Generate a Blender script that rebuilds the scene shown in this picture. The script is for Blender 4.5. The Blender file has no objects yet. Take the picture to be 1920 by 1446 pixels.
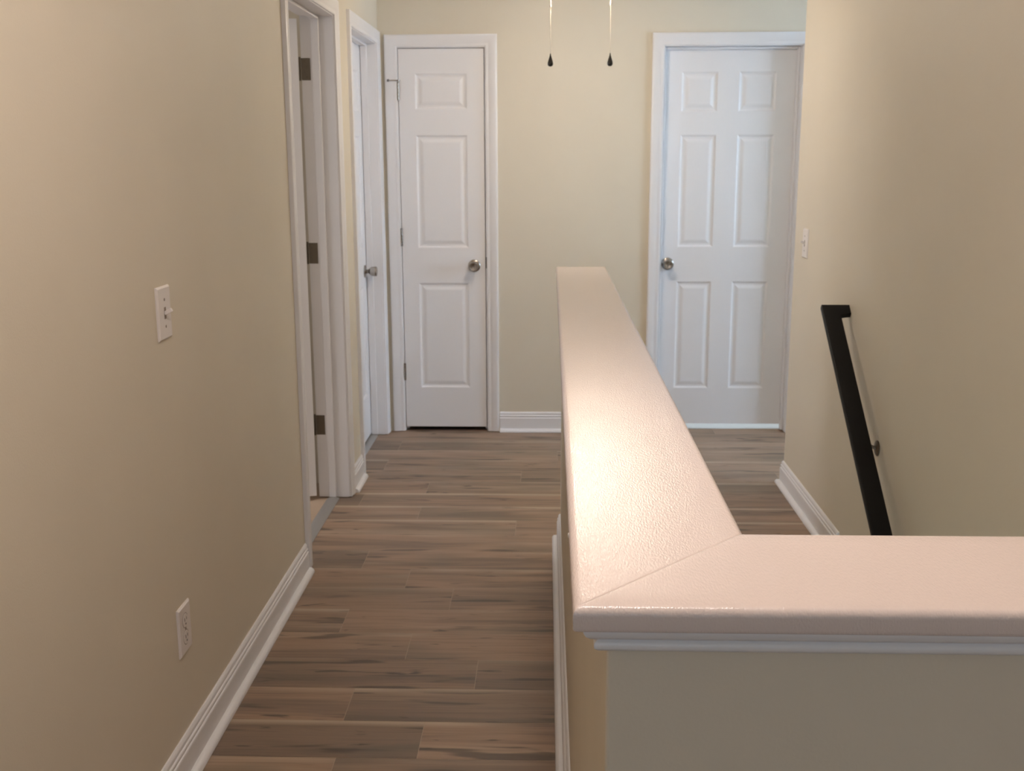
import bpy, bmesh, math, random
from mathutils import Vector, Matrix

scene = bpy.context.scene
COL = scene.collection

# ------------------------------------------------------------------ camera
F_PX, PITCH, YAW, ROLL, EYE = 2021.5, .2087, -.034, -.0037, 1.4909
c_, s_ = math.cos(YAW), math.sin(YAW)
cp, sp = math.cos(PITCH), math.sin(PITCH)
cr, sr = math.cos(ROLL), math.sin(ROLL)
rx = Vector((c_, -s_, 0)); up = Vector((s_*sp, c_*sp, cp)); fw = Vector((s_*cp, c_*cp, -sp))
r2 = rx*cr + up*sr; u2 = up*cr - rx*sr
cam_data = bpy.data.cameras.new('camera')
cam = bpy.data.objects.new('camera', cam_data); COL.objects.link(cam)
cam_data.sensor_fit = 'HORIZONTAL'; cam_data.sensor_width = 36.0
cam_data.lens = 36.0*F_PX/1920.0
cam_data.clip_start = .02
cam.matrix_world = Matrix(((r2.x, u2.x, -fw.x, 0), (r2.y, u2.y, -fw.y, 0), (r2.z, u2.z, -fw.z, EYE), (0, 0, 0, 1)))
cam_data.dof.use_dof = True
cam_data.dof.focus_distance = 1.5
cam_data.dof.aperture_fstop = 15.0
scene.camera = cam

# ------------------------------------------------------------------ colour management, world, assumed daylight lamps, added fill lamps
scene.view_settings.view_transform = 'Standard'
scene.view_settings.look = 'None'
scene.view_settings.gamma = 1.0
scene.view_settings.use_curve_mapping = False
scene.view_settings.exposure = 0.0
FAN_POWER = 85.0          # radiance of the fan's glass bowl
HALL_POWER = 74.0         # radiance of the added ceiling dome over the near hall

world = bpy.data.worlds.new('world'); scene.world = world
world.use_nodes = True
wn = world.node_tree.nodes; wl = world.node_tree.links
wn.clear()
wo = wn.new('ShaderNodeOutputWorld'); wb = wn.new('ShaderNodeBackground'); wt = wn.new('ShaderNodeTexSky')
wt.sky_type = 'HOSEK_WILKIE'; wt.turbidity = 4.0; wt.sun_direction = (-.3, -.5, .8)
wb.inputs['Strength'].default_value = .5
wl.new(wt.outputs['Color'], wb.inputs['Color']); wl.new(wb.outputs[0], wo.inputs[0])


def area(name, loc, aim, sx, sy, power, color):
    l = bpy.data.lights.new(name, 'AREA'); l.shape = 'RECTANGLE'; l.size = sx; l.size_y = sy
    l.energy = power; l.color = color
    o = bpy.data.objects.new(name, l); COL.objects.link(o)
    o.location = loc
    o.rotation_euler = (Vector(aim)-Vector(loc)).to_track_quat('-Z', 'Y').to_euler()
    return o


# assumed daylight at the windows, assumed far room lamp, then two added fill lamps
area('assumed_daylight_landing', (3.72, 4.65, 1.50), (0, 5.40, 1.35), 1.0, 1.2, 135, (.53, .74, 1.0))  # lamp for assumed daylight through the unseen landing window
area('assumed_daylight_behind', (.10, -2.42, 1.5), (.10, 0, 1.35), 1.0, 1.2, 12.6, (.62, .79, 1.0))  # lamp for assumed weak daylight from an unseen window behind the camera
area('assumed_lamp_far_room', (1.2, 6.9, 2.2), (1.1, 6.2, 0), 1.2, .8, 26, (.72, .86, 1.0))  # assumed lamp inside the windowless room, lights the gap under the right door
area('fill_downstairs', (.64, 1.16, -1.3), (.64, 3.2, -.2), .7, 1.0, 22, (.57, .85, 1.0))  # added lamp without a window, brightens the lower right wall
area('fill_bedroom', (-3.3, 3.55, 1.5), (-1.0, 4.05, 1.3), 1.0, 1.2, 23, (.90, .92, 1.0))  # added lamp without a window, throws light through the open doorway

# ------------------------------------------------------------------ measurements (metres, camera above the origin)
LW, RW, BW, CEIL = -.887, 1.0925, 5.8085, 2.44     # left wall, right wall, end wall, ceiling
WT = .115                                          # wall thickness
YB = -2.4                                          # wall behind the camera
RC = 4.846                                         # corner where the right wall stops
PX = 3.6                                           # far side of the landing on the right
PY = 2.6                                           # near side of that landing
STAIR_Y = 3.872                                    # top edge of the stairs
D1A, D1B, D1Z = 3.785, 4.600, 2.06                 # open doorway in the left wall
D2A, D2B, D2Z = 4.985, 5.715, 2.06                 # closed doorway in the left wall
AXA, AXB, AZ = -.788, -.335, 2.047                 # narrow closet door
BXA, BXB, BZ = .598, 1.300, 2.047                  # door at the end on the right

# ------------------------------------------------------------------ materials


def new_mat(name):
    m = bpy.data.materials.new(name); m.use_nodes = True
    nt = m.node_tree
    return m, nt, nt.nodes['Principled BSDF']


def paint(name, rgb, rough=.5, bump=.0, scale=180.0, vary=.03, spec=.5, metal=0.0, stretch=(1, 1, 1), dist=.002, coat=0.0):
    m, nt, b = new_mat(name)
    b.inputs['Roughness'].default_value = rough
    b.inputs['Metallic'].default_value = metal
    b.inputs['Specular IOR Level'].default_value = spec
    b.inputs['Coat Weight'].default_value = coat
    b.inputs['Coat Roughness'].default_value = .2
    tc = nt.nodes.new('ShaderNodeTexCoord')
    mp = nt.nodes.new('ShaderNodeMapping'); mp.inputs['Scale'].default_value = stretch
    nt.links.new(tc.outputs['Object'], mp.inputs['Vector'])
    n1 = nt.nodes.new('ShaderNodeTexNoise'); n1.inputs['Scale'].default_value = 2.5; n1.inputs['Detail'].default_value = 3
    nt.links.new(mp.outputs[0], n1.inputs['Vector'])
    rmp = nt.nodes.new('ShaderNodeValToRGB')
    rmp.color_ramp.elements[0].position = .3; rmp.color_ramp.elements[1].position = .7
    rmp.color_ramp.elements[0].color = tuple(max(0, v*(1-vary)) for v in rgb)+(1,)
    rmp.color_ramp.elements[1].color = tuple(min(1, v*(1+vary)) for v in rgb)+(1,)
    nt.links.new(n1.outputs['Fac'], rmp.inputs['Fac']); nt.links.new(rmp.outputs['Color'], b.inputs['Base Color'])
    if bump > 0:
        n2 = nt.nodes.new('ShaderNodeTexNoise'); n2.inputs['Scale'].default_value = scale; n2.inputs['Detail'].default_value = 3
        nt.links.new(mp.outputs[0], n2.inputs['Vector'])
        bp = nt.nodes.new('ShaderNodeBump'); bp.inputs['Strength'].default_value = bump; bp.inputs['Distance'].default_value = dist
        nt.links.new(n2.outputs['Fac'], bp.inputs['Height']); nt.links.new(bp.outputs[0], b.inputs['Normal'])
    return m


M = {}
M['wall'] = paint('cream_wall_paint', (.715, .64, .515), .55, .12, 220, .02)
M['ceiling'] = paint('ceiling_paint', (.80, .78, .74), .8, .25, 90, .02)
M['trim'] = paint('white_trim_paint', (.83, .815, .82), .36, .02, 60, .015)
M['cap'] = paint('glossy_cap_paint', (.755, .645, .595), .18, .60, 280, .015, spec=.42, stretch=(1.9, .55, 1), dist=.0010)  # pinkish cast of the warm light mixed into this white paint
M['door'] = paint('white_door_paint', (.85, .835, .84), .42, .08, 300, .012, stretch=(1, 1, .12))
M['nickel'] = paint('satin_nickel', (.36, .325, .29), .27, 0, 1, .04, metal=1.0)
M['bronze'] = paint('aged_hinge_metal', (.17, .145, .115), .42, 0, 1, .05, metal=1.0)
M['black'] = paint('matt_black_rail_paint', (.006, .0055, .0055), .5, .05, 120, .05, spec=.16)
M['plastic'] = paint('white_switch_plastic', (.80, .74, .70), .35, 0, 1, .01)
M['slot'] = paint('dark_slot', (.05, .04, .035), .6)
M['seam'] = paint('plastic_seam_shadow_gap', (.30, .24, .20), .6)
M['strip'] = paint('grey_threshold_metal', (.36, .35, .34), .42, .1, 200, .05, metal=.35, stretch=(1, .1, 1))
M['carpet'] = paint('beige_carpet', (.50, .38, .28), .95, .8, 350, .10, dist=.004)
M['carpet2'] = paint('pale_floor', (.72, .72, .72), .6, .1, 100, .03)
M['fob'] = paint('black_glass_fob', (.008, .007, .006), .15)
M['cord'] = paint('white_pull_cord', (.38, .33, .27), .5, 0, 1, .05)
M['fan_white'] = paint('white_fan_enamel', (.75, .73, .70), .35)
M['blade'] = paint('white_fan_blade', (.70, .67, .62), .45, .05, 20, .03, stretch=(1, 6, 1))
M['rubber'] = paint('grey_rubber', (.16, .15, .15), .7)
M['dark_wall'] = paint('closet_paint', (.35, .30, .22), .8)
M['caulk'] = paint('white_paint_blob', (.85, .82, .78), .3)
m, nt, b = new_mat('clear_window_glass')
b.inputs['Transmission Weight'].default_value = 1.0; b.inputs['Roughness'].default_value = 0.0; b.inputs['IOR'].default_value = 1.02
M['glass'] = m


def lamp_glass(name, rgb, power):
    m, nt, b = new_mat(name)
    b.inputs['Base Color'].default_value = (.9, .88, .84, 1); b.inputs['Roughness'].default_value = .4
    b.inputs['Emission Color'].default_value = rgb+(1,); b.inputs['Emission Strength'].default_value = power
    return m


def floor_material():
    m, nt, b = new_mat('wood_plank_floor')
    N = nt.nodes.new; L = nt.links.new

    def math_(op, a=None, bb=None, clamp=False):
        n = N('ShaderNodeMath'); n.operation = op; n.use_clamp = clamp
        for i, v in enumerate((a, bb)):
            if v is None: continue
            if isinstance(v, (int, float)): n.inputs[i].default_value = v
            else: L(v, n.inputs[i])
        return n.outputs[0]

    def mix(fac, a, bb):
        n = N('ShaderNodeMix'); n.data_type = 'RGBA'
        if isinstance(fac, (int, float)): n.inputs[0].default_value = fac
        else: L(fac, n.inputs[0])
        for i, v in ((6, a), (7, bb)):
            if isinstance(v, tuple): n.inputs[i].default_value = v+(1,)
            else: L(v, n.inputs[i])
        return n.outputs[2]

    at = N('ShaderNodeAttribute'); at.attribute_name = 'plank'
    sep = N('ShaderNodeSeparateColor'); L(at.outputs['Color'], sep.inputs[0])
    tone, seed, streak = sep.outputs[0], sep.outputs[1], sep.outputs[2]
    tc = N('ShaderNodeTexCoord'); sx = N('ShaderNodeSeparateXYZ'); L(tc.outputs['Object'], sx.inputs[0])
    x, y = sx.outputs[0], sx.outputs[1]
    so = math_('MULTIPLY', seed, 37.0)

    def noise(kx, ky, scale=1.0, detail=4, off=0.0, rough=.55, distort=0.0):
        cx = N('ShaderNodeCombineXYZ')
        L(math_('ADD', math_('MULTIPLY', x, kx), so), cx.inputs[0])
        L(math_('ADD', math_('MULTIPLY', y, ky), off), cx.inputs[1])
        L(math_('ADD', so, off), cx.inputs[2])
        n = N('ShaderNodeTexNoise'); n.inputs['Scale'].default_value = scale; n.inputs['Detail'].default_value = detail
        n.inputs['Roughness'].default_value = rough; n.inputs['Distortion'].default_value = distort
        L(cx.outputs[0], n.inputs['Vector']); return n.outputs['Fac']

    def ramp(v, p0, p1, inv=False):
        n = N('ShaderNodeMapRange'); n.inputs['From Min'].default_value = p0; n.inputs['From Max'].default_value = p1
        n.inputs['To Min'].default_value = 1.0 if inv else 0.0; n.inputs['To Max'].default_value = 0.0 if inv else 1.0
        n.interpolation_type = 'SMOOTHSTEP'; L(v, n.inputs['Value']); return n.outputs[0]

    base = mix(tone, (.185, .130, .090), (.370, .238, .158))
    broad = noise(1.1, 13, 1, 3, 3.1, .5, .6)
    base = mix(math_('MULTIPLY', ramp(broad, .42, .66), .75), base, (.150, .106, .076))
    pale = noise(.9, 11, 1, 3, 9.7, .5, .4)
    base = mix(math_('MULTIPLY', ramp(pale, .52, .72), .55), base, (.44, .315, .22))
    fine = noise(4, 170, 1, 4, 1.3)
    base = mix(math_('MULTIPLY', ramp(fine, .46, .70), .40), base, (.115, .080, .056))
    # long dark checks and knots
    kn = noise(3.0, 22, 1, 2, 6.6, .45, .3)
    base = mix(math_('MULTIPLY', ramp(kn, .60, .70), .70), base, (.055, .039, .029))
    kn2 = noise(5.5, 30, 1, 3, 15.2, .5, .6)
    base = mix(math_('MULTIPLY', ramp(kn2, .64, .72), .80), base, (.050, .036, .027))
    olive = noise(1.6, 5, 1, 2, 21.7, .5)
    base = mix(math_('MULTIPLY', ramp(olive, .52, .70), .45), base, (.150, .122, .085))
    # bevel highlights painted as a pale band along one long edge of some planks
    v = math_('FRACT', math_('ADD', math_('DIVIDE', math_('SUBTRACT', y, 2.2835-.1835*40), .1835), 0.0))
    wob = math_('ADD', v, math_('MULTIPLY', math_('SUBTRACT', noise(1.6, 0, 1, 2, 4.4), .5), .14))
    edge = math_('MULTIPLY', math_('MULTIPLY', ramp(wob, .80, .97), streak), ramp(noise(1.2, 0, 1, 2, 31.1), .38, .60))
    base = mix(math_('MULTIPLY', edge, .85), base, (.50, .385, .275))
    L(base, b.inputs['Base Color'])
    b.inputs['Roughness'].default_value = .48
    bp = N('ShaderNodeBump'); bp.inputs['Strength'].default_value = .12; bp.inputs['Distance'].default_value = .001
    L(fine, bp.inputs['Height']); L(bp.outputs[0], b.inputs['Normal'])
    return m


M['floor'] = floor_material()
M['groove'] = paint('pale_plank_bevel', (.40, .30, .21), .5)

# ------------------------------------------------------------------ mesh helpers


def obj(name, bm, m, parent=None, smooth=False, kind=None, label=None, cat=None, group=None, loc=None):
    bmesh.ops.recalc_face_normals(bm, faces=bm.faces)
    me = bpy.data.meshes.new(name); bm.to_mesh(me); bm.free()
    o = bpy.data.objects.new(name, me); COL.objects.link(o)
    if m is not None: me.materials.append(M[m] if isinstance(m, str) else m)
    if smooth:
        for p in me.polygons: p.use_smooth = True
        try: me.set_sharp_from_angle(angle=math.radians(38))
        except Exception: pass
    if parent is not None:
        o.parent = parent
        o.matrix_parent_inverse = parent_world(parent).inverted()
    tag(o, label, cat, group, kind)
    return o


def parent_world(p):
    mw = Matrix.Translation(p.location) @ p.rotation_euler.to_matrix().to_4x4()
    if p.parent is not None: mw = parent_world(p.parent) @ p.matrix_parent_inverse @ mw
    return mw


def tag(o, label=None, cat=None, group=None, kind=None):
    if label: o['label'] = label
    if cat: o['category'] = cat
    if group: o['group'] = group
    if kind: o['kind'] = kind
    return o


def thing(name, loc, label, cat, kind=None, group=None):
    o = bpy.data.objects.new(name, None); COL.objects.link(o)
    o.empty_display_size = .1; o.location = loc
    return tag(o, label, cat, group, kind)


def box(bm, x0, x1, y0, y1, z0, z1, bev=0.0, seg=2):
    r = bmesh.ops.create_cube(bm, size=1.0)
    vs = r['verts']
    bmesh.ops.scale(bm, vec=(abs(x1-x0), abs(y1-y0), abs(z1-z0)), verts=vs)
    bmesh.ops.translate(bm, vec=((x0+x1)/2, (y0+y1)/2, (z0+z1)/2), verts=vs)
    if bev > 0:
        es = list({e for v in vs for e in v.link_edges})
        bmesh.ops.bevel(bm, geom=es, offset=bev, segments=seg, profile=.5, affect='EDGES')
    return bm


def boxes(*specs):
    bm = bmesh.new()
    for s in specs: box(bm, *s)
    return bm


def lathe(bm, prof, origin, axis, seg=32):
    """prof: list of (radius, distance along axis)."""
    axis = Vector(axis).normalized(); o = Vector(origin)
    a = axis.orthogonal().normalized(); b2 = axis.cross(a)
    rings = []
    for r, d in prof:
        if r < 1e-6: rings.append([bm.verts.new(o+axis*d)])
        else: rings.append([bm.verts.new(o+axis*d+(a*math.cos(t)+b2*math.sin(t))*r) for t in [2*math.pi*i/seg for i in range(seg)]])
    for q, w in zip(rings, rings[1:]):
        if len(q) == 1 and len(w) == 1: continue
        for i in range(seg):
            j = (i+1) % seg
            if len(q) == 1: bm.faces.new((q[0], w[i], w[j]))
            elif len(w) == 1: bm.faces.new((q[i], w[0], q[j]))
            else: bm.faces.new((q[i], w[i], w[j], q[j]))
    for ring, rev in ((rings[0], True), (rings[-1], False)):
        if len(ring) > 2: bm.faces.new(ring[::-1] if rev else ring)
    return bm


def tube(bm, pts, r, seg=10):
    pts = [Vector(p) for p in pts]
    rings = []
    ref = None
    for i, p in enumerate(pts):
        d = ((pts[min(i+1, len(pts)-1)]-pts[max(i-1, 0)])).normalized()
        if ref is None: ref = d.orthogonal().normalized()
        a = (ref-d*ref.dot(d)).normalized(); ref = a; b2 = d.cross(a)
        rings.append([bm.verts.new(p+(a*math.cos(t)+b2*math.sin(t))*r) for t in [2*math.pi*k/seg for k in range(seg)]])
    for q, w in zip(rings, rings[1:]):
        for k in range(seg): bm.faces.new((q[k], q[(k+1) % seg], w[(k+1) % seg], w[k]))
    bm.faces.new(rings[0][::-1]); bm.faces.new(rings[-1])
    return bm


def sweep(bm, path, prof, n, side=1):
    """Sweep a profile of (a = sideways, b = along n) along a polyline lying in a plane of normal n, with mitred corners."""
    n = Vector(n); P = [Vector(p) for p in path]
    segs = [(q-p).normalized() for p, q in zip(P, P[1:])]
    sd = [n.cross(d)*side for d in segs]
    rings = []
    for i, p in enumerate(P):
        if i == 0: mvec = sd[0]
        elif i == len(P)-1: mvec = sd[-1]
        else: mvec = (sd[i-1]+sd[i])/(1+sd[i-1].dot(sd[i]))
        rings.append([bm.verts.new(p+mvec*a+n*bb) for a, bb in prof])
    k = len(prof)
    for q, w in zip(rings, rings[1:]):
        for i in range(k): bm.faces.new((q[i], q[(i+1) % k], w[(i+1) % k], w[i]))
    bm.faces.new(rings[0]); bm.faces.new(rings[-1][::-1])
    return bm


def arc(cx, cy, r, a0, a1, n=6):
    return [(cx+r*math.cos(math.radians(a0+(a1-a0)*i/n)), cy+r*math.sin(math.radians(a0+(a1-a0)*i/n))) for i in range(n+1)]


BASE_H = .112
BASE_PROF = [(0, 0), (.014, 0), (.014, .076), (.0128, .0795), (.0098, .0815), (.0098, .0845), (.0118, .0870), (.0122, .0900), (.0110, .0930), (.0080, .0950), (.0078, .0980), (.0088, .1005), (.0080, .1050), (.0058, .1090), (.0040, .1115), (0, .1120)]
SHOE_PROF = [(.014, .001)] + arc(.014, .001, .0185, 0, 90, 7)
CASING_PROF = [(0, 0), (0, .009), (.004, .0115), (.012, .0120), (.020, .0105), (.024, .0125), (.036, .0150), (.050, .0172), (.058, .0172), (.062, .0150), (.062, 0)]


def baseboard(name, path, side, label, shoe_path=None):
    o = obj(name, sweep(bmesh.new(), path, BASE_PROF, (0, 0, 1), side), 'trim', kind='structure', label=label, cat='baseboard')
    obj('shoe_molding', sweep(bmesh.new(), shoe_path or path, SHOE_PROF, (0, 0, 1), side), 'trim', o, smooth=True)
    return o


# ------------------------------------------------------------------ the setting: floor
def floor():
    random.seed(11)
    P, Y0 = .1835, 2.2835
    regions = [(LW-.005, .12, YB, BW+.08), (.12, RW+.06, STAIR_Y, BW+.08), (RW+.06, PX, PY, BW+.08), (-.935, LW-.005, D1A, D1B), (-.935, LW-.005, D2A, D2B), (.12, RW, YB, .98)]
    # joints read off the photograph: row -> (x of joint, tone left, tone right)
    J = {-1: (-.85, .6, .8), 0: (-.535, .75, .55), 1: (-.329, .22, .85), 2: (-.551, .85, .25), 3: (-.208, .45, .5), 4: (-.431, .75, .8), 5: (-.667, .55, .85),
         6: (-.330, .65, .8), 7: (-.504, .85, .9), 8: (-.689, .12, .85), 9: (.10, .9, .8), 10: (-.13, .85, .7), 11: (-.549, .7, .8),
         12: (-.827, .2, .85), 13: (-.552, .8, .45), 14: (-.126, .85, .5), 15: (.42, .7, .8), 16: (.05, .8, .6), 17: (-.78, .3, .8), 18: (.3, .7, .7), 19: (-.3, .7, .7)}
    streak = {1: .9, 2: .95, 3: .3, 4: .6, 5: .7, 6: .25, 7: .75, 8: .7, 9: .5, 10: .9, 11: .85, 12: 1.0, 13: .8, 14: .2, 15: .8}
    bm = bmesh.new()
    data = []
    r0 = int(math.floor((YB-Y0)/P)); r1 = int(math.ceil((BW+.1-Y0)/P))

    def rect(x0, x1, y0, y1, z, val):
        vs = [bm.verts.new(v) for v in ((x0, y0, z), (x1, y0, z), (x1, y1, z), (x0, y1, z))]
        bm.faces.new(vs); data.append(val)
    LEN = 1.22
    for r in range(r0, r1+1):
        ya, yb = Y0+P*r, Y0+P*(r+1)
        j = J.get(r, (random.uniform(-.8, .4), random.random(), random.random()))
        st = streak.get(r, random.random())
        k0 = int(math.floor((-1.0-j[0])/LEN))-1
        for k in range(k0, k0+6):
            xa, xb = j[0]+k*LEN, j[0]+(k+1)*LEN
            tone = j[1] if k == -1 else j[2] if k == 0 else random.uniform(.2, .95)
            sd = random.random()
            for rx0, rx1, ry0, ry1 in regions:
                a, b2, c, d = max(xa, rx0), min(xb, rx1), max(ya, ry0), min(yb, ry1)
                if b2-a < .001 or d-c < .001: continue
                g = .0007
                ga = g if a == xa else 0; gb = g if b2 == xb else 0
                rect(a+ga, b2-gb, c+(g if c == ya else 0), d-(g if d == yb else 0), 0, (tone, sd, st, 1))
    nplank = len(data)
    for rx0, rx1, ry0, ry1 in regions:
        n0 = len(bm.faces)
        box(bm, rx0, rx1, ry0, ry1, -.22, -.0006)
        data.extend([(1, .5, 1, 1)]*(len(bm.faces)-n0))
    me = bpy.data.meshes.new('floor')
    bm.to_mesh(me); bm.free()
    at = me.attributes.new('plank', 'FLOAT_COLOR', 'FACE')
    for i, v in enumerate(data): at.data[i].color = v
    me.materials.append(M['floor']); me.materials.append(M['groove'])
    for i, p in enumerate(me.polygons):
        if i >= nplank: p.material_index = 1
    o = bpy.data.objects.new('floor', me); COL.objects.link(o)
    tag(o, 'brown grey wood plank floor running across the hall', 'floor', None, 'structure')


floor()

# ------------------------------------------------------------------ walls and ceiling
obj('ceiling', boxes((-3.6, PX+.1, YB-.2, BW+2.4, CEIL, CEIL+.1)), 'ceiling', kind='structure', label='flat white ceiling above the upstairs hall', cat='ceiling')

WL = .135                                          # thickness of the left wall
X0 = LW-WL
obj('wall_left', boxes((X0, LW, YB, D1A-.018, -.2, CEIL), (X0, LW, D1A-.018, D1B+.018, D1Z+.018, CEIL), (X0, LW, D1B+.018, D2A-.018, -.2, CEIL),
                       (X0, LW, D2A-.018, D2B+.018, D2Z+.018, CEIL), (X0, LW, D2B+.018, BW+WT, -.2, CEIL)), 'wall', kind='structure', label='cream painted wall on the left with two doorways', cat='wall')
obj('wall_back', boxes((LW, AXA-.018, BW, BW+WT, -.2, CEIL), (AXA-.018, AXB+.018, BW, BW+WT, AZ+.018, CEIL), (AXB+.018, BXA-.018, BW, BW+WT, -.2, CEIL),
                       (BXA-.018, BXB+.018, BW, BW+WT, BZ+.018, CEIL), (BXB+.018, PX+.1, BW, BW+WT, -.2, CEIL)), 'wall', kind='structure', label='cream painted end wall holding the two white doors', cat='wall')
obj('wall_right', boxes((RW, RW+.12, YB, RC, -3.0, CEIL)), 'wall', kind='structure', label='cream painted wall on the right above the stairs', cat='wall')
WY0, WY1, WZ0, WZ1 = 4.15, 5.15, .95, 2.1
obj('wall_landing', boxes((RW+.12, PX+.1, PY-.1, PY, -.2, CEIL), (PX, PX+.1, PY, WY0, -.2, CEIL), (PX, PX+.1, WY1, BW, -.2, CEIL), (PX, PX+.1, WY0, WY1, -.2, WZ0), (PX, PX+.1, WY0, WY1, WZ1, CEIL)), 'wall', kind='structure',
    label='cream walls with an assumed window around the landing on the right', cat='wall')
obj('wall_front', boxes((LW-WT, RW+.12, YB-.1, YB, -.2, .85), (LW-WT, RW+.12, YB-.1, YB, 2.15, CEIL), (LW-WT, -.42, YB-.1, YB, .85, 2.15), (.62, RW+.12, YB-.1, YB, .85, 2.15)), 'wall', kind='structure',
    label='cream wall with an assumed window behind the viewer', cat='wall')

# half wall guarding the stairs: an L, with the stairwell behind it
def half_wall():
    bm = bmesh.new()
    pl = [(.057, .960), (RW, .960), (RW, 1.108), (.187, 1.108), (.187, 4.062), (.0520, 4.062)]
    z0, z1 = -3.0, 1.061
    lo = [bm.verts.new((x, y, z0)) for x, y in pl]; hi = [bm.verts.new((x, y, z1)) for x, y in pl]
    for i in range(6): bm.faces.new((lo[i], lo[(i+1) % 6], hi[(i+1) % 6], hi[i]))
    bm.faces.new(hi); bm.faces.new(lo[::-1])
    es = [e for e in bm.edges if abs(e.verts[0].co.x-e.verts[1].co.x) < 1e-6 and abs(e.verts[0].co.y-e.verts[1].co.y) < 1e-6 and e.verts[0].co.x < .1]
    bmesh.ops.bevel(bm, geom=es, offset=.004, segments=3, profile=.5, affect='EDGES')
    obj('wall_middle', bm, 'wall', kind='structure', label='cream half wall guarding the stairs under the white cap', cat='wall')


half_wall()


# glossy cap on the half wall
def cap():
    X_L, X_R, Y_F, Y_N, Y_E, ZT, ZB = .024, .217, .929, 1.139, 4.091, 1.085, 1.0595
    w = X_R-X_L
    h = ZT-ZB
    # cross section: t across 0..1, z; bullnose edges
    r, q = .0088, .0050                                    # rounding of the upper and lower edges
    sec = arc(q, ZB+q, q, 270, 180, 4)+arc(r, ZT-r, r, 180, 90, 6)
    other = arc(w-r, ZT-r, r, 90, 0, 6)+arc(w-q, ZB+q, q, 0, -90, 4)
    mid = [(r+(w-2*r)*k/8, ZT) for k in range(1, 8)]
    sec = sec+mid+other
    sec = [(a, min(bb, ZT)) for a, bb in sec]
    bm = bmesh.new()
    rings = []

    def ring(f, inset=0.0, drop=0.0):
        vs = []
        zc = (ZT+ZB)/2
        for a, z in sec:
            t = a/w
            if inset: 
                t = t+(.5-t)*min(1, inset/(w/2)); z = zc+(z-zc)*max(0, 1-inset/(h/2))
            zz = z-drop if z > ZT-.0015 else z
            x, y = f(t)
            vs.append(bm.verts.new((x, y, zz)))
        rings.append(vs)
    lx = lambda t: X_L+(X_R-X_L)*t
    ly = lambda t: Y_F+(Y_N-Y_F)*t
    rr = .0080
    for k in range(7):
        a = math.radians(90*k/6)
        yy = Y_E-rr+rr*math.cos(a)
        ring(lambda t, yy=yy: (lx(t)+(.004 if t < .5 else 0)*(1-t)*1.2, yy), rr*(1-math.sin(a)))
    for yy in (4.05, 3.4, 2.6, 1.9, 1.4, 1.18):
        ring(lambda t, yy=yy: (lx(t)+.0048*(1-t)*(yy-1)/3.09, yy))
    g = .0012
    ring(lambda t: (lx(t), ly(t)+3*g)); ring(lambda t: (lx(t), ly(t)+g)); ring(lambda t: (lx(t), ly(t)), 0, .0005); ring(lambda t: (lx(t)+g, ly(t))); ring(lambda t: (lx(t)+3*g, ly(t)))
    for xx in (.25, .5, .8, RW-.0005): ring(lambda t, xx=xx: (xx, ly(t)))
    k = len(sec)
    for q, w_ in zip(rings, rings[1:]):
        for i in range(k): bm.faces.new((q[i], q[(i+1) % k], w_[(i+1) % k], w_[i]))
    bm.faces.new(rings[0]); bm.faces.new(rings[-1][::-1])
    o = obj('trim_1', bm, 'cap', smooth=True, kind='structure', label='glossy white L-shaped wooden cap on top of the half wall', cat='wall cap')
    # cove moulding under the cap: round the outer side
    prof = [(0, 0), (.0030, .0002), (.0085, .0025), (.0122, .0060), (.0128, .0090), (.0118, .0120), (.0092, .0142), (.0120, .0158), (.0165, .0180), (.0205, .0215), (.0228, .0255), (.0236, .0285), (.0236, .0300), (0, .0300)]
    pathm = [(.187, 4.062, 1.0297), (.0520, 4.062, 1.0297), (.0570, .960, 1.0297), (RW-.001, .960, 1.0297)]
    obj('cove_molding', sweep(bmesh.new(), pathm, prof, (0, 0, 1), -1), 'trim', o, smooth=True, label='white cove molding under the cap edge')
    bmf = bmesh.new()
    bmesh.ops.create_icosphere(bmf, subdivisions=2, radius=.0022)
    bmesh.ops.scale(bmf, vec=(.7, 1.2, 1.6), verts=bmf.verts)
    bmesh.ops.translate(bmf, vec=(.0245, 1.165, 1.070), verts=bmf.verts)
    obj('paint_drip', bmf, 'caulk', o, smooth=True, label='tiny hardened white paint drip on the cap edge')


cap()

# baseboards
baseboard('baseboard_left', [(LW, YB, 0), (LW, 3.712, 0)], -1, 'white baseboard along the near left wall up to the open doorway')
baseboard('baseboard_left', [(LW, 4.668, 0), (LW, 4.920, 0)], -1, 'short white baseboard between the two left doorways')
baseboard('baseboard_back', [(AXB+.070, BW, 0), (BXA-.072, BW, 0)], -1, 'white baseboard on the end wall between the two doors')
baseboard('baseboard_right', [(RW, STAIR_Y, 0), (RW, RC, 0), (RW+.12, RC, 0), (RW+.12, PY, 0), (PX, PY, 0)], 1, 'white baseboard on the right wall beside the top of the stairs')
baseboard('baseboard_middle', [(.187, 4.062, 0), (.0515, 4.062, 0), (.057, .960, 0), (RW, .960, 0)], -1, 'white baseboard along the foot of the half wall')

# ------------------------------------------------------------------ doors
def knob(parent, origin, axis, name='door_knob'):
    o = obj(name, lathe(bmesh.new(), [(.0105, .004), (.0105, .020), (.0125, .024), (.0185, .028), (.0225, .034), (.0245, .044), (.0255, .056), (.0255, .061),
                                      (.0235, .0645), (.0150, .0650), (.0135, .0640), (0, .0632)], origin, axis, 36), 'nickel', parent, smooth=True, label='satin nickel door knob')
    obj('rosette', lathe(bmesh.new(), [(.0, 0), (.0335, 0), (.0335, .003), (.030, .0065), (.018, .0085), (.012, .009), (0, .009)], origin, axis, 36), 'nickel', o, smooth=True)
    return o


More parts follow.
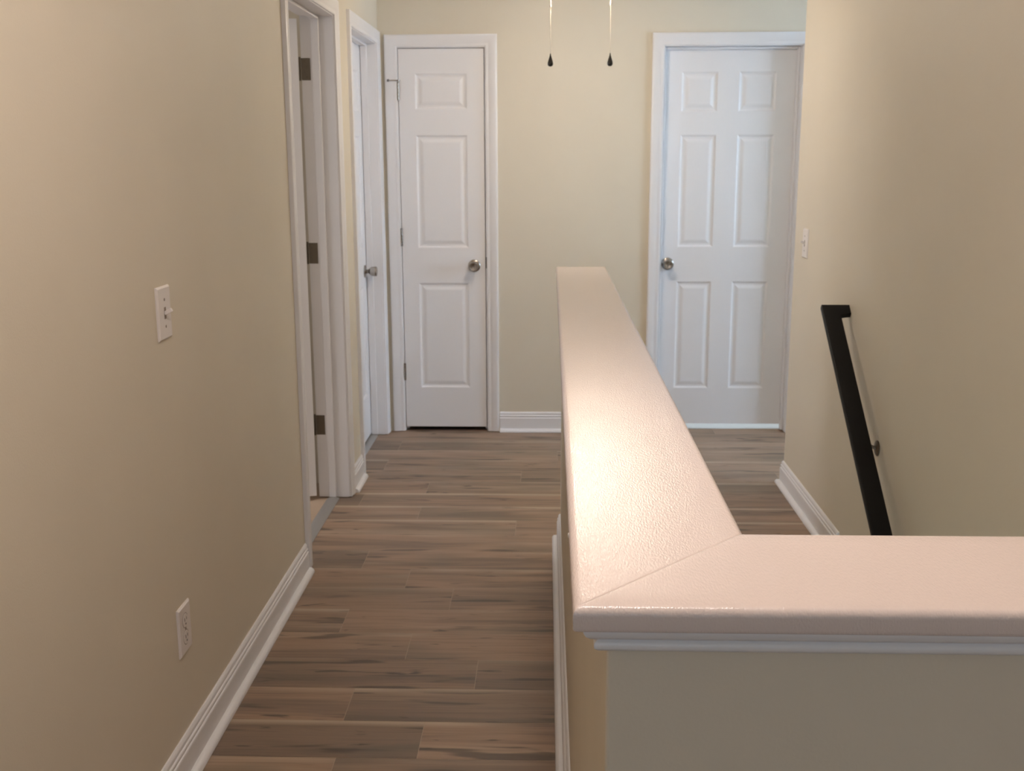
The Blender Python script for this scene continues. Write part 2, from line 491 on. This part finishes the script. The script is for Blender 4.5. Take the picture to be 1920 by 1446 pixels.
def slab_mesh(w, z0, z1, panels, th=.035):
    """Panelled slab in local x (0..w), y (0 = face .. th), z; the same raised panels on both faces."""
    bm = bmesh.new()
    xs = sorted({0, w, *[p[0] for p in panels], *[p[1] for p in panels]})
    zs = sorted({z0, z1, *[p[2] for p in panels], *[p[3] for p in panels]})
    steps = [(0, 0), (.004, .0018), (.009, .0060), (.015, .0072), (.021, .0066), (.034, .0022), (.040, .0012)]

    def quad(pts):
        bm.faces.new([bm.verts.new(p) for p in pts])
    for side in (0, 1):
        Y = (lambda d: d) if side == 0 else (lambda d: th-d)
        for i in range(len(xs)-1):
            for j in range(len(zs)-1):
                a, b2, c, d = xs[i], xs[i+1], zs[j], zs[j+1]
                pan = any(abs(a-p[0]) < 1e-6 and abs(b2-p[1]) < 1e-6 and abs(c-p[2]) < 1e-6 and abs(d-p[3]) < 1e-6 for p in panels)
                if not pan:
                    quad([(a, Y(0), c), (b2, Y(0), c), (b2, Y(0), d), (a, Y(0), d)])
                else:
                    rs = [[(a+q, Y(e), c+q), (b2-q, Y(e), c+q), (b2-q, Y(e), d-q), (a+q, Y(e), d-q)] for q, e in steps]
                    for r_, t_ in zip(rs, rs[1:]):
                        for k in range(4): quad([r_[k], r_[(k+1) % 4], t_[(k+1) % 4], t_[k]])
                    quad(rs[-1])
    for i in range(len(xs)-1):
        for z in (z0, z1): quad([(xs[i], 0, z), (xs[i+1], 0, z), (xs[i+1], th, z), (xs[i], th, z)])
    for j in range(len(zs)-1):
        for x in (0, w): quad([(x, 0, zs[j]), (x, 0, zs[j+1]), (x, th, zs[j+1]), (x, th, zs[j])])
    bmesh.ops.remove_doubles(bm, verts=bm.verts, dist=1e-5)
    return bm


def place(bm, m):
    bmesh.ops.transform(bm, matrix=m, verts=bm.verts); return bm


def barrel_hinge(parent, origin, r=.0062, h=.088, leaves=(), mat='nickel'):
    """Hinge: knuckle barrel upright at origin (its centre), with flat leaves."""
    bm = bmesh.new(); o = Vector(origin)
    for k in range(5):
        z = -h/2+h*k/5
        lathe(bm, [(r*.80, z), (r, z+.0008), (r, z+h/5-.0008), (r*.80, z+h/5)], o, (0, 0, 1), 16)
    lathe(bm, [(r*.7, h/2), (r*1.05, h/2+.001), (r*1.05, h/2+.0035), (r*.5, h/2+.005), (0, h/2+.0052)], o, (0, 0, 1), 16)
    lathe(bm, [(0, -h/2-.003), (r*.8, -h/2-.002), (r*.8, -h/2)], o, (0, 0, 1), 16)
    for x0, x1, y0, y1 in leaves:
        box(bm, x0, x1, y0, y1, o.z-h/2, o.z+h/2, .0008, 1)
    return obj('hinge', bm, mat, parent, smooth=True, label='metal butt hinge')


# --- open doorway in the left wall: its door stands open into the room
def door_open():
    t = thing('door_1', (LW, (D1A+D1B)/2, 0), 'open white door standing inward in the nearest doorway of the left wall', 'door', 'structure')
    j = bmesh.new()
    for y0, y1 in ((D1A-.018, D1A), (D1B, D1B+.018)): box(j, X0-.001, LW+.001, y0, y1, 0.004, D1Z+.018)
    box(j, X0-.001, LW+.001, D1A, D1B, D1Z, D1Z+.018)
    # stops
    sx0, sx1 = X0+.045, X0+.078
    for y0, y1 in ((D1A, D1A+.012), (D1B-.012, D1B)): box(j, sx0, sx1, y0, y1, 0.004, D1Z, .003, 2)
    box(j, sx0, sx1, D1A+.012, D1B-.012, D1Z-.012, D1Z, .003, 2)
    jo = obj('door_frame', j, 'trim', t)
    c = bmesh.new()
    sweep(c, [(LW, D1A-.004, .003), (LW, D1A-.004, D1Z+.004), (LW, D1B+.004, D1Z+.004), (LW, D1B+.004, .003)], CASING_PROF, (1, 0, 0), 1)
    obj('casing', c, 'trim', t, smooth=True)
    w = D1B-D1A-.006
    st = .10
    mid = (w-2*st-.11)/2
    pan = []
    for a in (st, st+mid+.11):
        for z0, z1 in ((.24, .83), (1.02, 1.60), (1.72, 1.92)): pan.append((a, a+mid, z0, z1))
    s = slab_mesh(w, .020, 2.045, pan)
    # local x runs from the hinge edge into the room (-X); the hall face looks at the camera (-Y)
    swing = Matrix.Translation((X0-.0040, D1B-.040, 0)) @ Matrix.Rotation(math.radians(12), 4, 'Z')   # not quite square to the wall
    place(s, swing @ Matrix(((-1, 0, 0, 0), (0, 1, 0, 0), (0, 0, 1, 0), (0, 0, 0, 1))))
    so = obj('door_panel', s, 'door', t)
    knob(so, swing @ Vector((-w+.065, 0, .93)), swing.to_3x3() @ Vector((0, -1, 0)))
    for z in (1.850, 1.092, .335):
        h = barrel_hinge(so, (X0-.0062, D1B-.0030, z), r=.0044, leaves=((X0-.001, X0+.037, D1B-.0022, D1B+.0005),), mat='bronze')
        bmS = bmesh.new()
        for dx, dz in ((.012, .030), (.022, .010), (.012, -.010), (.022, -.031)):
            lathe(bmS, [(.0042, 0), (.0030, .0012), (0, .0013)], (X0+dx, D1B-.0022, z+dz), (0, -1, 0), 12)
        obj('screw', bmS, 'bronze', so)


door_open()


# --- closed door in the left wall
def door_left_closed():
    t = thing('door_2', (LW, (D2A+D2B)/2, 0), 'closed white panel door in the far doorway of the left wall', 'door', 'structure')
    j = bmesh.new()
    for y0, y1 in ((D2A-.018, D2A), (D2B, D2B+.018)): box(j, X0-.001, LW+.001, y0, y1, .004, D2Z+.018)
    box(j, X0-.001, LW+.001, D2A, D2B, D2Z, D2Z+.018)
    sx0, sx1 = X0+.057, X0+.091
    for y0, y1 in ((D2A, D2A+.012), (D2B-.012, D2B)): box(j, sx0, sx1, y0, y1, .004, D2Z, .003, 2)
    box(j, sx0, sx1, D2A+.012, D2B-.012, D2Z-.012, D2Z, .003, 2)
    obj('door_frame', j, 'trim', t)
    c = sweep(bmesh.new(), [(LW, D2A-.004, .003), (LW, D2A-.004, D2Z+.004), (LW, D2B+.004, D2Z+.004), (LW, D2B+.004, .003)], CASING_PROF, (1, 0, 0), 1)
    obj('casing', c, 'trim', t, smooth=True)
    w = D2B-D2A-.006
    st = .085; mid = (w-2*st-.10)/2
    pan = []
    for a in (st, st+mid+.10):
        for z0, z1 in ((.24, .83), (1.02, 1.60), (1.72, 1.92)): pan.append((a, a+mid, z0, z1))
    s = slab_mesh(w, .014, 2.052, pan)
    # face looks toward +X
    place(s, Matrix(((0, -1, 0, X0+.055), (1, 0, 0, D2A+.003), (0, 0, 1, 0), (0, 0, 0, 1))))
    so = obj('door_panel', s, 'door', t)
    knob(so, (X0+.055, D2B-.062, .905), (1, 0, 0))


door_left_closed()


# --- narrow closet door on the end wall (opens into the hall)
def door_closet():
    t = thing('door_3', ((AXA+AXB)/2, BW, 0), 'narrow white three-panel closet door at the left of the end wall', 'door', 'structure')
    j = bmesh.new()
    for x0, x1 in ((AXA-.018, AXA), (AXB, AXB+.018)): box(j, x0, x1, BW-.001, BW+WT+.001, .004, AZ+.018)
    box(j, AXA, AXB, BW-.001, BW+WT+.001, AZ, AZ+.018)
    for x0, x1 in ((AXA, AXA+.012), (AXB-.012, AXB)): box(j, x0, x1, BW+.040, BW+.074, .004, AZ)
    box(j, AXA+.012, AXB-.012, BW+.040, BW+.074, AZ-.012, AZ)
    fo = obj('door_frame', j, 'trim', t)
    obj('strike_plate', boxes((AXB-.0010, AXB+.0040, BW-.0026, BW+.0200, .905, .965, .0006, 1)), 'bronze', fo, label='dark metal strike plate')
    c = sweep(bmesh.new(), [(AXA-.004, BW, .003), (AXA-.004, BW, AZ+.004), (AXB+.004, BW, AZ+.004), (AXB+.004, BW, .003)], CASING_PROF, (0, -1, 0), 1)
    obj('casing', c, 'trim', t, smooth=True)
    xa, xb = AXA+.003, AXB-.004
    pan = [(-.700-xa, -.428-xa, z0, z1) for z0, z1 in ((.247, .826), (1.015, 1.606), (1.737, 1.920))]
    s = slab_mesh(xb-xa, .026, AZ-.004, pan)
    place(s, Matrix.Translation((xa, BW+.0015, 0)))
    so = obj('door_panel', s, 'door', t)
    knob(so, (-.399, BW+.0015, .919), (0, -1, 0))
    for z in (1.830, 1.072, .336):
        barrel_hinge(so, (xa-.001, BW-.0065, z), leaves=((xa-.001, xa+.003, BW-.006, BW+.001),))
    # hinge pin door stop on the top hinge
    b = bmesh.new()
    lathe(b, [(0, -.003), (.010, -.003), (.010, .003), (0, .003)], (xa-.001, BW-.0065, 1.8845), (0, 0, 1), 16)
    tube(b, [(xa-.004, BW-.010, 1.8845), (xa-.030, BW-.030, 1.8835), (xa-.046, BW-.034, 1.8830)], .0034, 10)
    so2 = obj('hinge_pin_stop', b, 'nickel', so, smooth=True, label='small hinge pin door stop')
    b = bmesh.new(); lathe(b, [(0, 0), (.0065, 0), (.0065, .008), (.004, .011), (0, .011)], (xa-.044, BW-.034, 1.883), (-1, -.1, 0), 14)
    obj('bumper', b, 'rubber', so2, smooth=True)


door_closet()


# --- wider six-panel door on the right of the end wall (opens away)
def door_right():
    t = thing('door_4', ((BXA+BXB)/2, BW, 0), 'white six-panel door at the right of the end wall with light under it', 'door', 'structure')
    j = bmesh.new()
    for x0, x1 in ((BXA-.018, BXA), (BXB, BXB+.018)): box(j, x0, x1, BW-.001, BW+WT+.001, .004, BZ+.018)
    box(j, BXA, BXB, BW-.001, BW+WT+.001, BZ, BZ+.018)
    for x0, x1 in ((BXA, BXA+.012), (BXB-.012, BXB)): box(j, x0, x1, BW+.044, BW+.078, .004, BZ, .003, 2)
    box(j, BXA+.012, BXB-.012, BW+.044, BW+.078, BZ-.012, BZ, .003, 2)
    obj('door_frame', j, 'trim', t)
    c = sweep(bmesh.new(), [(BXA-.004, BW, .003), (BXA-.004, BW, BZ+.004), (BXB+.004, BW, BZ+.004), (BXB+.004, BW, .003)], CASING_PROF, (0, -1, 0), 1)
    obj('casing', c, 'trim', t, smooth=True)
    xa, xb = BXA+.003, BXB-.003
    k = 1.007
    pan = []
    for a, b2 in ((.692*k, .880*k), (.990*k, 1.183*k)):
        for z0, z1 in ((.232, .826), (1.012, 1.604), (1.722, 1.926)): pan.append((a-xa, b2-xa, z0, z1))
    s = slab_mesh(xb-xa, .030, BZ-.004, pan)
    place(s, Matrix.Translation((xa, BW+.0795, 0)))
    so = obj('door_panel', s, 'door', t)
    knob(so, (.646, BW+.0795, .922), (0, -1, 0))


door_right()

# threshold strips
for y0, y1, lab in ((D1A, D1B, 'grey metal transition strip in the open doorway'), (D2A, D2B, 'grey metal transition strip under the closed left door')):
    b = bmesh.new()
    sweep(b, [(-.984, y0+.014, 0), (-.984, y1-.014, 0)], [(0, -.01), (0, .001), (.008, .0050), (.026, .0062), (.046, .0050), (.054, .001), (.054, -.01)], (0, 0, 1), -1)
    obj('trim_2' if y0 == D1A else 'trim_3', b, 'strip', smooth=True, kind='structure', label=lab, cat='threshold')

# ------------------------------------------------------------------ rooms behind the doors
b = bmesh.new()
box(b, -3.5, -.984, 2.4, 5.0, -.2, -.002)
obj('floor_bedroom', b, 'carpet', kind='structure', label='beige carpet inside the room behind the open door', cat='floor')
obj('wall_bedroom', boxes((-3.6, -3.5, 2.3, 5.3, -.2, CEIL), (-3.5, X0-.0005, 2.3, 2.4, -.2, CEIL), (-3.5, X0-.0005, 4.820, 4.900, -.2, CEIL)), 'wall', kind='structure', label='cream walls of the room behind the open door', cat='wall')
obj('wall_bathroom', boxes((-2.2, -2.1, 4.9, BW+WT, -.2, CEIL), (-2.1, X0-.0005, BW, BW+WT, -.2, CEIL), (-2.1, -.984, 4.9, BW, -.2, -.002)), 'wall', kind='structure', label='closed off room behind the far left door', cat='wall')
obj('wall_closet', boxes((-1.05, -.95, BW+WT, 6.5, -.2, CEIL), (-.15, -.05, BW+WT, 6.5, -.2, CEIL), (-1.05, -.05, 6.5, 6.6, -.2, CEIL), (-.95, -.15, BW+.08, 6.5, -.2, -.002)), 'dark_wall', kind='structure',
    label='dark inside of the linen closet', cat='wall')
obj('wall_far', boxes((.10, .20, BW+WT, 8.1, -.2, CEIL), (2.6, 2.7, BW+WT, 8.1, -.2, CEIL), (.10, 2.7, 8.1, 8.2, -.2, CEIL)), 'wall', kind='structure', label='walls of the room lit by an assumed lamp behind the right door', cat='wall')
obj('floor_far', boxes((.20, 2.6, BW+.08, 8.1, -.2, -.001)), 'carpet2', kind='structure', label='pale floor of the room lit by an assumed lamp behind the right door', cat='floor')


# ------------------------------------------------------------------ assumed windows out of view
def window(name, frame, pane, label, mulls):
    w = thing(name, frame[0], label, 'window', 'structure')
    b = bmesh.new()
    for s in frame[1]: box(b, *s)
    obj('window_frame', b, 'trim', w)
    obj('pane', boxes(pane), 'glass', w)


window('assumed_window_1', ((PX, 4.65, WZ0), [(PX+.02, PX+.08, WY0, WY0+.04, WZ0, WZ1), (PX+.02, PX+.08, WY1-.04, WY1, WZ0, WZ1), (PX+.02, PX+.08, WY0+.04, WY1-.04, WZ0, WZ0+.04),
                                      (PX+.02, PX+.08, WY0+.04, WY1-.04, WZ1-.04, WZ1), (PX+.03, PX+.07, WY0+.04, WY1-.04, 1.51, 1.55), (PX-.03, PX+.02, WY0-.04, WY1+.04, WZ0-.025, WZ0)]),
       (PX+.047, PX+.053, WY0+.04, WY1-.04, WZ0+.04, WZ1-.04), 'assumed white framed window of the landing on the right', 1)  # unseen window, assumed from the bluish light near the end wall
window('assumed_window_2', ((.10, YB, .85), [(-.42, -.37, YB-.08, YB-.02, .85, 2.15), (.57, .62, YB-.08, YB-.02, .85, 2.15), (-.37, .57, YB-.08, YB-.02, .85, .90), (-.37, .57, YB-.08, YB-.02, 2.10, 2.15),
                                     (-.37, .57, YB-.07, YB-.03, 1.48, 1.52)]), (-.37, .57, YB-.053, YB-.047, .90, 2.10), 'assumed white framed window behind the viewer', 1)  # unseen window, assumed for the weak light from behind


# ------------------------------------------------------------------ stairs
def stairs():
    b = bmesh.new()
    rise, run = .192, .2455
    for i in range(11):
        z = -rise*(i+1); y1 = STAIR_Y-run*i
        box(b, .188, RW-.0005, y1-run-.02, y1, z-.03, z, .006, 2)         # tread with a nosing
        box(b, .188, RW-.0005, y1-.0185, y1-.0005, z, z+rise-(.03 if i else .22)+.0, 0)
        box(b, .188, RW-.0005, y1-run, y1, -3.0 if i > 8 else z-.25, z-.03)
    s = obj('staircase', b, 'carpet', kind='structure', label='carpeted stairs going down behind the half wall', cat='stairs')
    obj('wall_stairwell', boxes((.187, RW, STAIR_Y, STAIR_Y+.1, -3.0, -.221)), 'wall', kind='structure', label='wall below the top of the stairs', cat='wall')
    obj('floor_lower', boxes((.187, RW, 1.108, STAIR_Y, -3.1, -3.0)), 'carpet', kind='structure', label='lower floor at the foot of the stairs', cat='floor')


stairs()


# ------------------------------------------------------------------ handrail
def handrail():
    xl, w, wd, h, ln = .992, .058, .047, .022, 3.15
    O = Vector((0, 3.930, .964)); d = Vector((0, -.7873, -.6166)); u = Vector((0, -.6166, .7873))
    t = thing('handrail', (RW, 3.93, .945), 'black flat handrail sloping down the right wall above the stairs', 'handrail')
    b = bmesh.new()
    pl = [(RW, 0), (xl, 0), (xl, ln), (xl+w, ln), (xl+w, wd), (RW, wd)]
    def P(x, s, k): return Vector((x, 0, 0))+O+d*s+u*k
    top = [b.verts.new(P(x, s, 0)) for x, s in pl]; bot = [b.verts.new(P(x, s, -h)) for x, s in pl]
    b.faces.new(top); b.faces.new(bot[::-1])
    for i in range(6): b.faces.new((top[i], bot[i], bot[(i+1) % 6], top[(i+1) % 6]))
    es = [e for e in b.edges if not (abs(e.verts[0].co.x-RW) < 1e-6 and abs(e.verts[1].co.x-RW) < 1e-6)]
    bmesh.ops.bevel(b, geom=es, offset=.004, segments=3, profile=.5, affect='EDGES')
    obj('rail', b, 'black', t, smooth=True)
    for y in (3.525, 2.35):
        z = .964-.7832*(3.93-y)-.104
        br = bmesh.new()
        lathe(br, [(0, 0), (.026, 0), (.026, .003), (.022, .006), (.010, .008), (0, .008)], (RW, y-.035, z), (-1, 0, 0), 24)
        obj_b = obj('bracket', br, 'bronze', t, smooth=True, label='small metal handrail bracket')
        ar = bmesh.new()
        ty = y+.0; tz = .964-.7832*(3.93-y)-h/.7873-.001
        tube(ar, [(RW-.006, y-.035, z), (RW-.022, y-.030, z+.006), (RW-.042, y-.016, z+.030), (RW-.058, y-.004, z+.062), (xl+w*.62, ty, tz-.004)], .0058, 12)
        obj('bracket_arm', ar, 'bronze', obj_b, smooth=True)
        ps = bmesh.new()
        bx = box(ps, -.014, .014, -.032, .032, -.0035, .0, .001, 1)
        rot = Matrix(((1, 0, 0), (0, d.y, u.y), (0, d.z, u.z))).to_4x4()
        place(ps, Matrix.Translation(P(xl+w*.62, (3.93-y)/.7873, -h)) @ rot)
        obj('saddle', ps, 'bronze', obj_b)


handrail()


# ------------------------------------------------------------------ wall plates
def plate_mesh(w=.083, h=.123, t=.0062):
    """Plate in local (u right, v up, n out), bevelled towards the room."""
    b = bmesh.new()
    r = [(w/2, h/2, 0), (w/2, h/2, t*.45), (w/2-.004, h/2-.004, t), (w/2-.006, h/2-.006, t)]
    rings = [[b.verts.new((sx*a, sy*c, n)) for sx, sy in ((-1, -1), (1, -1), (1, 1), (-1, 1))] for a, c, n in r]
    for q, v in zip(rings, rings[1:]):
        for k in range(4): b.faces.new((q[k], q[(k+1) % 4], v[(k+1) % 4], v[k]))
    b.faces.new(rings[-1]); b.faces.new(rings[0][::-1])
    return b


def wall_matrix(x, y, z, sgn):
    # local u -> along the wall so that it reads upright from the room, v -> up, n -> into the room (sgn * X)
    return Matrix(((0, 0, sgn, x), (sgn, 0, 0, y), (0, 1, 0, z), (0, 0, 0, 1)))


def light_switch(x, y, z, sgn, label):
    m = wall_matrix(x, y, z, sgn)
    t = thing('light_switch', (x, y, z), label, 'light switch', group=None)
    pl = obj('cover_plate', place(plate_mesh(), m), 'plastic', t, label='white plastic cover plate')
    b = boxes((-.0058, .0058, -.0135, .0135, .0058, .0066))
    obj('toggle_slot', place(b, m), 'seam', t)
    b = bmesh.new()
    box(b, -.0046, .0046, -.0045, .0045, 0, .019, .0012, 2)
    place(b, Matrix.Translation((0, -.001, .0055)) @ Matrix.Rotation(math.radians(-28), 4, 'X'))
    obj('toggle', place(b, m), 'plastic', t)
    for v in (.031, -.031):
        b = bmesh.new(); lathe(b, [(.0036, 0), (.0034, .0008), (.0012, .0012), (0, .0012)], (0, v, .0060), (0, 0, 1), 14)
        obj('screw', place(b, m), 'seam', pl)


light_switch(LW, 2.434, 1.143, 1, 'white light switch on the near left wall, toggle up')
light_switch(RW, 4.638, 1.129, -1, 'small white light switch on the right wall by the corner')


def outlet(x, y, z, sgn):
    m = wall_matrix(x, y, z, sgn)
    t = thing('power_outlet', (x, y, z), 'white duplex power outlet low on the near left wall', 'power outlet')
    obj('cover_plate', place(plate_mesh(), m), 'plastic', t)
    for v in (.0215, -.0215):
        b = bmesh.new(); lathe(b, [(.0172, .0040), (.0172, .0068), (.0164, .0074), (0, .0076)], (0, v, 0), (0, 0, 1), 28)
        r = obj('receptacle', place(b, m), 'plastic', t)
        b = boxes((-.0075, -.0055, v-.001, v+.0075, .0074, .0079), (.0055, .0075, v, v+.007, .0074, .0079))
        lathe(b, [(.0026, .0074), (.0026, .0079), (0, .0079)], (0, v-.0085, 0), (0, 0, 1), 12)
        obj('slot', place(b, m), 'slot', r)
        b = bmesh.new(); lathe(b, [(.0188, .0060), (.0188, .0064), (0, .0064)], (0, v, 0), (0, 0, 1), 28)
        obj('seam', place(b, m), 'seam', r)
    b = bmesh.new(); lathe(b, [(.0034, .006), (.0032, .0070), (0, .0073)], (0, 0, 0), (0, 0, 1), 14)
    obj('screw', place(b, m), 'seam', t)


outlet(LW, 2.422, .369, 1)


# ------------------------------------------------------------------ ceiling fan with its light, over the end of the half wall
def fan():
    fx, fy = .1315, 4.70
    t = thing('ceiling_fan', (fx, fy, CEIL), 'white ceiling fan light whose two pull chains hang in view', 'ceiling fan')
    b = bmesh.new()
    lathe(b, [(0, 0), (.085, 0), (.085, -.012), (.070, -.030), (.040, -.045), (0, -.045)], (fx, fy, CEIL), (0, 0, 1), 36)
    obj('canopy', b, 'fan_white', t, smooth=True)
    b = bmesh.new()
    lathe(b, [(0, -.045), (.070, -.045), (.118, -.060), (.130, -.085), (.130, -.120), (.112, -.145), (.090, -.155), (0, -.155)], (fx, fy, CEIL), (0, 0, 1), 40)
    obj('motor_housing', b, 'fan_white', t, smooth=True)
    b = bmesh.new()
    lathe(b, [(0, -.155), (.088, -.155), (.118, -.170), (.128, -.190), (.128, -.206), (.112, -.216), (.100, -.218), (0, -.218)], (fx, fy, CEIL), (0, 0, 1), 40)
    obj('switch_housing', b, 'fan_white', t, smooth=True)
    b = bmesh.new()
    prof = [(0, -.218), (.096, -.218), (.104, -.224)] + [(.108*math.cos(math.radians(a)), -.232-.070*math.sin(math.radians(a))) for a in range(0, 90, 9)] + [(0, -.302)]
    lathe(b, prof, (fx, fy, CEIL), (0, 0, 1), 40)
    obj('light_bowl', b, lamp_glass('lit_fan_bowl', (1.0, .86, .705), FAN_POWER), t, smooth=True, label='frosted glass light bowl')
    for k in range(5):
        a = math.radians(90+36+72*k)
        b = bmesh.new()
        zz = CEIL-.135
        n = 14
        top = []; bot = []
        for i in range(n+1):
            s = i/n
            rr = .17+.42*s; hw = .048+.018*math.sin(s*math.pi*.55)
            if s > .93: hw *= 1-(s-.93)*4
            for sg in (-1, 1):
                co = Matrix.Rotation(a, 4, 'Z') @ Vector((rr, sg*hw, sg*hw*.21))
                top.append(b.verts.new(co+Vector((fx, fy, zz+.003)))); bot.append(b.verts.new(co+Vector((fx, fy, zz-.003))))
        for i in range(n):
            q = 2*i
            b.faces.new((top[q], top[q+1], top[q+3], top[q+2])); b.faces.new((bot[q], bot[q+2], bot[q+3], bot[q+1]))
            b.faces.new((top[q], top[q+2], bot[q+2], bot[q])); b.faces.new((top[q+1], bot[q+1], bot[q+3], top[q+3]))
        b.faces.new((top[0], bot[0], bot[1], top[1])); b.faces.new((top[-2], top[-1], bot[-1], bot[-2]))
        bl = obj('fan_blade', b, 'blade', t)
        b = bmesh.new(); box(b, .11, .24, -.022, .022, -.0075, -.0035, .001, 1)
        place(b, Matrix.Translation((fx, fy, zz)) @ Matrix.Rotation(a, 4, 'Z') @ Matrix.Rotation(math.radians(12), 4, 'X'))
        obj('blade_bracket', b, 'fan_white', bl)
    for dx, zc, zf in ((-.1255, 2.104, 1.889), (.1235, 2.111, 1.889)):
        px = fx+dx
        b = bmesh.new()
        z0 = CEIL-.200
        tube(b, [(px, fy, z0), (px, fy, zc+.003)], .0020, 10)
        lathe(b, [(0, -.007), (.0028, -.006), (.0042, 0), (.0028, .006), (0, .007)], (px, fy, zc), (0, 0, 1), 12)
        z = zc-.008
        tube(b, [(px, fy, zc), (px, fy, zf+.022)], .0009, 8)
        while z > zf+.024:
            bmesh.ops.create_icosphere(b, subdivisions=1, radius=.0016, matrix=Matrix.Translation((px, fy, z))); z -= .0052
        ch = obj('pull_chain', b, 'cord', t, smooth=True, label='thin pale pull chain')
        b = bmesh.new()
        lathe(b, [(0, .026), (.0022, .0255), (.0032, .016), (.0058, .008), (.0094, -.003), (.0116, -.012), (.0119, -.0175), (.0100, -.0230), (.0058, -.0264), (0, -.0275)], (px, fy, zf), (0, 0, 1), 24)
        obj('fob', b, 'fob', ch, smooth=True, label='black teardrop pull fob')


fan()


# ------------------------------------------------------------------ flush ceiling light added out of view to brighten the near hall
def dome():
    x, y = .00, 1.30
    t = thing('added_ceiling_light', (x, y, CEIL), 'added flush round ceiling light out of view above the near end of the half wall', 'ceiling light')
    b = bmesh.new(); lathe(b, [(0, 0), (.165, 0), (.165, -.018), (.150, -.024), (0, -.024)], (x, y, CEIL), (0, 0, 1), 40)
    obj('base', b, 'fan_white', t, smooth=True)
    b = bmesh.new()
    prof = [(0, -.024)] + [(.140*math.cos(math.radians(a)), -.026-.075*math.sin(math.radians(a))) for a in range(0, 90, 10)] + [(0, -.101)]
    lathe(b, prof, (x, y, CEIL), (0, 0, 1), 40)
    obj('glass_dome', b, lamp_glass('added_ceiling_dome', (1.0, .855, .775), HALL_POWER), t, smooth=True, label='frosted glass dome')


dome()
